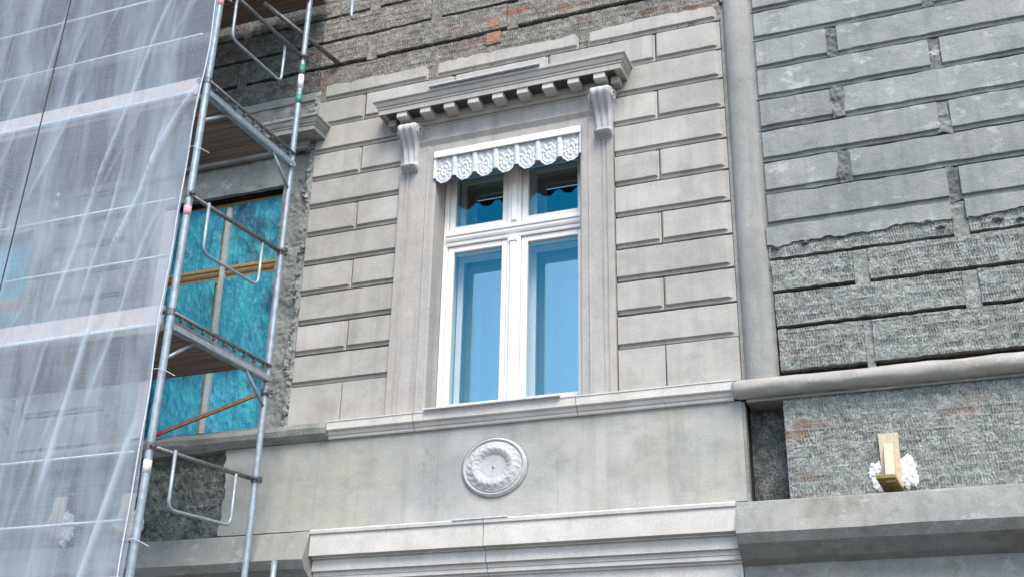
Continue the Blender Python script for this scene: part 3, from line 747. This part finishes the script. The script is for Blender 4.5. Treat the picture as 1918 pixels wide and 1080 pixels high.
# ------------------------------------------------------------------ brackets set in gypsum
def blob(cx, cz, rx, rz, seed, par, y=-.0, th=.03):
    n, m = 72, 10; vs = [(cx, y-th, cz)]
    for j in range(1, m+1):
        q = j/m
        for k in range(n):
            a = 2*math.pi*k/n
            e = 1+.25*float(noise2(math.cos(a)*2+seed, math.sin(a)*2, 1.6, seed))+q*.13*float(noise2(math.cos(a)*5+seed, math.sin(a)*5, 1.2, seed+2))+(q > .8)*.07*float(noise2(a*12, seed, 1, seed+4))
            px, pz = cx+math.cos(a)*rx*q*e, cz+math.sin(a)*rz*q*e
            vs.append((px, y-th*(1-q**3)**.6-.010*float(noise2(px, pz, 34, seed))-.006*float(noise2(px, pz, 80, seed+1))+(.02 if q == 1 else 0), pz))
    fs = [(0, 1+k, 1+(k+1) % n) for k in range(n)]+[(1+j*n+k, 1+(j+1)*n+k, 1+(j+1)*n+(k+1) % n, 1+j*n+(k+1) % n) for j in range(m-1) for k in range(n)]
    return MB().add(vs, fs).build('gypsum', M['foam'], par, False)
def bracket(x, zt, label, seed):
    e = empty('wooden_bracket'); tag(e, label, 'bracket', 'wooden brackets set in gypsum on the lower cornice')
    MB().box(x-.064, x+.064, -.035, -.012, zt-.37, zt+.0, .002).build('back_board', M['pine'], e)
    MB().add([(x-.034,-.035,zt-.07),(x+.026,-.035,zt-.07),(x+.026,-.035,zt-.36),(x-.034,-.035,zt-.36),(x-.034,-.16,zt-.34),(x+.026,-.16,zt-.34),(x+.026,-.16,zt-.36),(x-.034,-.16,zt-.36)],
             [(0,4,5,1),(4,7,6,5),(0,3,7,4),(1,5,6,2),(2,6,7,3),(0,1,2,3)]).build('strut', M['pine'], e)
    b = MB().add([(x-.095,-.20,zt-.345),(x+.025,-.20,zt-.345),(x+.06,0,zt-.39),(x-.06,0,zt-.39),(x-.095,-.20,zt-.322),(x+.025,-.20,zt-.322),(x+.06,0,zt-.367),(x-.06,0,zt-.367)],[(0,3,2,1),(4,5,6,7),(0,1,5,4),(1,2,6,5),(2,3,7,6),(3,0,4,7)]); b.build('shelf_board', M['pineold'], e)
    blob(x-.085, zt-.275, .065, .115, seed, e, y=-.002, th=.020); blob(x+.085, zt-.265, .085, .13, seed+3, e, y=-.002, th=.024); blob(x+.02, zt-.30, .10, .09, seed+5, e, y=-.001, th=.014)
    return e
bracket(1.885, -2.79, 'pale wooden bracket on white gypsum at the foot of the rough right-hand wall', 2)
bracket(-4.33, -2.76, 'wooden bracket on white gypsum half hidden by the outer scaffold pole', 6)
bracket(-5.06, -2.74, 'wooden bracket on gypsum seen through the lower part of the net', 9)

# ------------------------------------------------------------------ scaffold
sca = empty('scaffold'); tag(sca, 'galvanised steel frame scaffold with timber decks standing before the left windows', 'scaffold')
XI = lambda z: -2.835+.020*(z+3.55)/5.2*1.9        # the inner posts lean a little
XO = lambda z: -2.905+.020*(z+3.7)/4.6*3.4
YI, YO = -.40, -1.62
def post(xf, y, off, detail, r=.024):
    m = MB().tube([(xf(z)+off, y, z) for z in np.linspace(GZ, 3.2, 24)], r, 16)
    p = m.build('post', M['steel'], sca, True)
    if detail:
        for (z, rr, h, mt) in detail: MB().tube([(xf(z)+off, y, z-h), (xf(z+.01)+off, y, z+h)], rr, 16).build('tape', M[mt], p, True)
    return p
post(XI, YI, 0, [(.93, .0275, .05, 'green'), (.62, .0275, .045, 'green'), (.80, .0268, .07, 'tapew')], .0255)
post(XO, YO, 0, [(.82, .0295, .04, 'pink'), (-1.09, .0295, .04, 'pink'), (-3.05, .030, .045, 'tapew')], .0285)
for off in (-2.57, -5.14):
    post(XI, YI, off, None, .023); post(XO, YO, off, None, .025)
def clamp(x, y, z, dirx=1):
    m = MB().tube([(x, y, z-.025), (x, y, z+.025)], .034, 12)
    m.tube([(x+.02*dirx, y-.03, z), (x+.075*dirx, y-.03, z-.004)], .010, 8); m.box(x+.06*dirx-.012, x+.06*dirx+.012, y-.045, y-.015, z-.018, z+.012)
    m.build('coupler', M['steeldk'], sca)
for k, z in enumerate((1.96, .0, -1.965, -3.93)):
    for off in (0, -2.57, -5.14):
        xi, xo = XI(z)+off, XO(z)+off
        m = MB()                          # U-shaped transom with a tube rail on top
        m.bar((xo, YO, z-.03), (xi, YI, z-.03), .006, .095); m.bar((xo, YO, z-.076), (xi, YI, z-.076), .045, .006)
        m.bar((xo+.042, YO, z-.058), (xi+.042, YI, z-.058), .005, .040)
        tr_ = m.build('transom', M['steel'], sca)
        MB().tube([(xo+.02, YO, z+.055), (xi+.02, YI, z+.055)], .016, 10).build('top_rail', M['steeldk'], tr_, True)
        for j in range(9):
            yy = YO+.08+j*.13
            xx = xo+(xi-xo)*(yy-YO)/(YI-YO)
            MB().box(xx+.008, xx+.03, yy, yy+.028, z+.016, z+.048).build('lug', M['steeldk'], tr_)
        for s, (ya, yb2) in enumerate(((YI, YI-.30), (YO, YO+.30))):
            MB().tube([((xi if s == 0 else xo), ya, z-.30), ((xi if s == 0 else xo), yb2, z-.075)], .013, 10).build('gusset_brace', M['steel'], sca, True)
    # deck boards
    yin = -.66 if z < 1 else -.06
    edges = np.linspace(YO+.05, yin, 5 if z < 1 else 7)
    for i in range(len(edges)-1):
        MB().box(-8.4, XI(z)-.03, edges[i]+.004, edges[i+1]-.004, z-.052, z-.006).build('deck_board', M['deck'], sca)
    # toe board and ledgers along the outside
    MB().box(-8.4, XO(z)-.12, YO+.045, YO+.075, z+.0, z+.155).build('toe_board', M['toe'], sca)
    MB().tube([(-8.4, YO-.028, z-.035), (XO(z)-.10, YO-.028, z-.035)], .016, 10).build('ledger', M['cord'], sca, True)
    for dz in (.51, .985):
        MB().tube([(-8.4, YO-.03, z+dz), (XO(z)-.09, YO-.03, z+dz)], .013, 10).build('guard_rail', M['steel'], sca, True)
# end guard frames
def end_frame(zr):
    x = -2.83
    g_ = MB().tube([(XO(zr), YO+.02, zr-.02), (XI(zr), YI+.07, zr+.045)], .018, 12).build('end_guard', M['steeldk'], sca, True)
    pts = bend([(x, -1.42, zr+.0), (x, -1.42, zr-.42), (x, -.665, zr-.375), (x, -.665, zr+.02)], .075, 6)
    MB().tube(pts, .0125, 10).build('guard_hoop', M['steel'], g_, True)
    clamp(XI(zr), YI, zr+.04, 1); clamp(XO(zr), YO, zr-.02, 1)
end_frame(1.02); end_frame(-.93); end_frame(-2.885)
for z in (-.0, -1.965): clamp(XO(z), YO, z+.06, -1)
# wall anchors
MB().tube([(-3.05, -.75, 1.49), (-2.68, -.0, 1.24)], .022, 10).build('wall_tie', M['steeldk'], sca, True)
m = MB().tube([(XI(-2.14), YI, -2.16), (XI(-2.14), YI, -2.11)], .036, 12); m.tube([(XI(-2.14)+.01, YI-.02, -2.135), (XI(-2.14)+.09, YI+.02, -2.15)], .012, 8)
m.tube([(XI(-2.14)+.075+.022*math.cos(a), YI-.02, -2.16+.030*math.sin(a)) for a in np.linspace(0, 6.3, 14)], .007, 6)
m.build('coupler', M['steeldk'], sca, True)
MB().tube([(-2.63, -.33, -3.95), (-2.63, -.33, -3.47)], .022, 12).build('stub_post', M['steel'], sca, True)
MB().tube([(-2.40, -.3, 1.70), (-2.40, -.3, 1.50), (-2.38, -.29, 1.46)], .016, 10).build('hook', M['steel'], sca, True)

# diagonal lath across the neighbouring window
l = MB().bar((-4.02, -.10, -2.27), (-3.12, -.06, -2.005), .022, .030).build('wooden_lath', M['lath']); tag(l, 'thin orange lath with a red end leaning across the turquoise window', 'lath')
MB().bar((-4.16, -.106, -2.311), (-4.02, -.10, -2.27), .023, .031).build('red_end', M['red'], l)
# ------------------------------------------------------------------ net, edge cord and cable
nx, nz = 330, 190; XN0, XN1 = -8.6, -2.925; ZN0, ZN1 = -5.4, 3.0
X, Z = np.meshgrid(np.linspace(XN0, XN1, nx+1), np.linspace(ZN0, ZN1, nz+1))
Y = -1.70+.020*noise2(X, Z*.5, 1.1, 2)+.010*noise2(X*1.8-.35*Z, Z*.2, 3.0, 4)
FO = np.zeros_like(X)
def ridge(xa, za, xb, zb, wd, am):
    global Y, FO
    d = np.array([xb-xa, zb-za]); L = np.hypot(*d); d = d/L
    tt = (X-xa)*d[0]+(Z-za)*d[1]; nn = (X-xa)*(-d[1])+(Z-za)*d[0]; nn = nn+.02*noise2(tt, 0*tt, 2.0, int(abs(xa)*10))
    env = np.clip(np.minimum(tt, L-tt)/.25, 0, 1); Y = Y-am*env*np.exp(-np.abs(nn/wd)); FO = np.maximum(FO, env*np.exp(-(nn/(wd*1.05))**2)*min(1, am/.035))
for a in ((-2.94, .05, -3.5, -1.55, .018, .05), (-3.5, -1.5, -3.75, -3.3, .02, .03), (-3.25, 1.0, -3.75, -.9, .014, .028), (-3.6, -.3, -3.95, -1.9, .012, .03), (-3.45, -.55, -3.7, -1.9, .012, .025),
          (-3.9, -1.9, -4.05, -3.0, .012, .02), (-3.0, -2.7, -3.35, -4.2, .02, .04), (-4.35, 1.2, -4.5, .2, .015, .02), (-4.6, -.6, -4.75, -3.3, .014, .02), (-4.1, .9, -4.3, -.1, .012, .018),
          (-3.15, -.2, -3.25, -1.4, .012, .02), (-4.9, .6, -5.1, -1, .015, .02), (-5.4, 1.5, -5.7, -2, .015, .02), (-6.2, 1.5, -6.5, -2, .015, .02), (-3.1, -1.0, -3.45, -2.6, .012, .022)): ridge(*a)
rc = random.Random(5)
for _ in range(46):
    xa = rc.uniform(-5.6, -2.96); za = rc.uniform(-3.2, 1.6); L_ = rc.uniform(.25, 1.5); ln = rc.uniform(.02, .42)
    ridge(xa, za, xa-ln*L_, za-L_, rc.uniform(.005, .016), rc.uniform(.004, .018))
Xr = X.copy(); edge = np.clip((X-(XN1-.25))/.25, 0, 1); Xr = Xr+edge*(.020*(Z+3.7)/4.6*3.4+.0)*.9+edge*.012*np.sin(Z*3.3)+edge*(.018+.045*np.clip((Z+1.2)/1.6, 0, 1))
vs = np.stack([Xr.ravel(), Y.ravel(), Z.ravel()], 1).tolist(); W = nx+1
net = lk('scaffold_net', mesh('scaffold_net', vs, [(j*W+i, j*W+i+1, (j+1)*W+i+1, (j+1)*W+i) for j in range(nz) for i in range(nx)]), M['net'], None, True)
at_ = net.data.attributes.new('doubled', 'FLOAT', 'POINT'); at_.data.foreach_set('value', FO.ravel().astype(np.float32))
tag(net, 'pale translucent debris net with long creases hung over the scaffold', 'net')
MB().tube([(XO(z)-.018+.045*min(1, max(0, (z+1.2)/1.6))+.008*math.sin(z*4), -1.71+.006*math.sin(z*7), z) for z in np.linspace(-5.4, 3, 80)], .0055, 6).build('edge_cord', M['cord'], net, True)
for z in (.86, -.55, -2.35, -3.55): MB().tube([(XO(z)-.06, -1.69, z-.01), (XO(z)+.02, -1.66, z+.0), (XO(z)+.10, -1.60, z-.045)], .003, 5).build('tie', M['cord'], net)
cb = MB().tube([(-4.247-.107*(1.209-z)/2.07*.86, -1.80, z) for z in np.linspace(3.4, GZ+.02, 30)], .0055, 6).build('hanging_cable', M['cable'], None, True)
tag(cb, 'thin black cable hanging down in front of the scaffold net', 'cable')
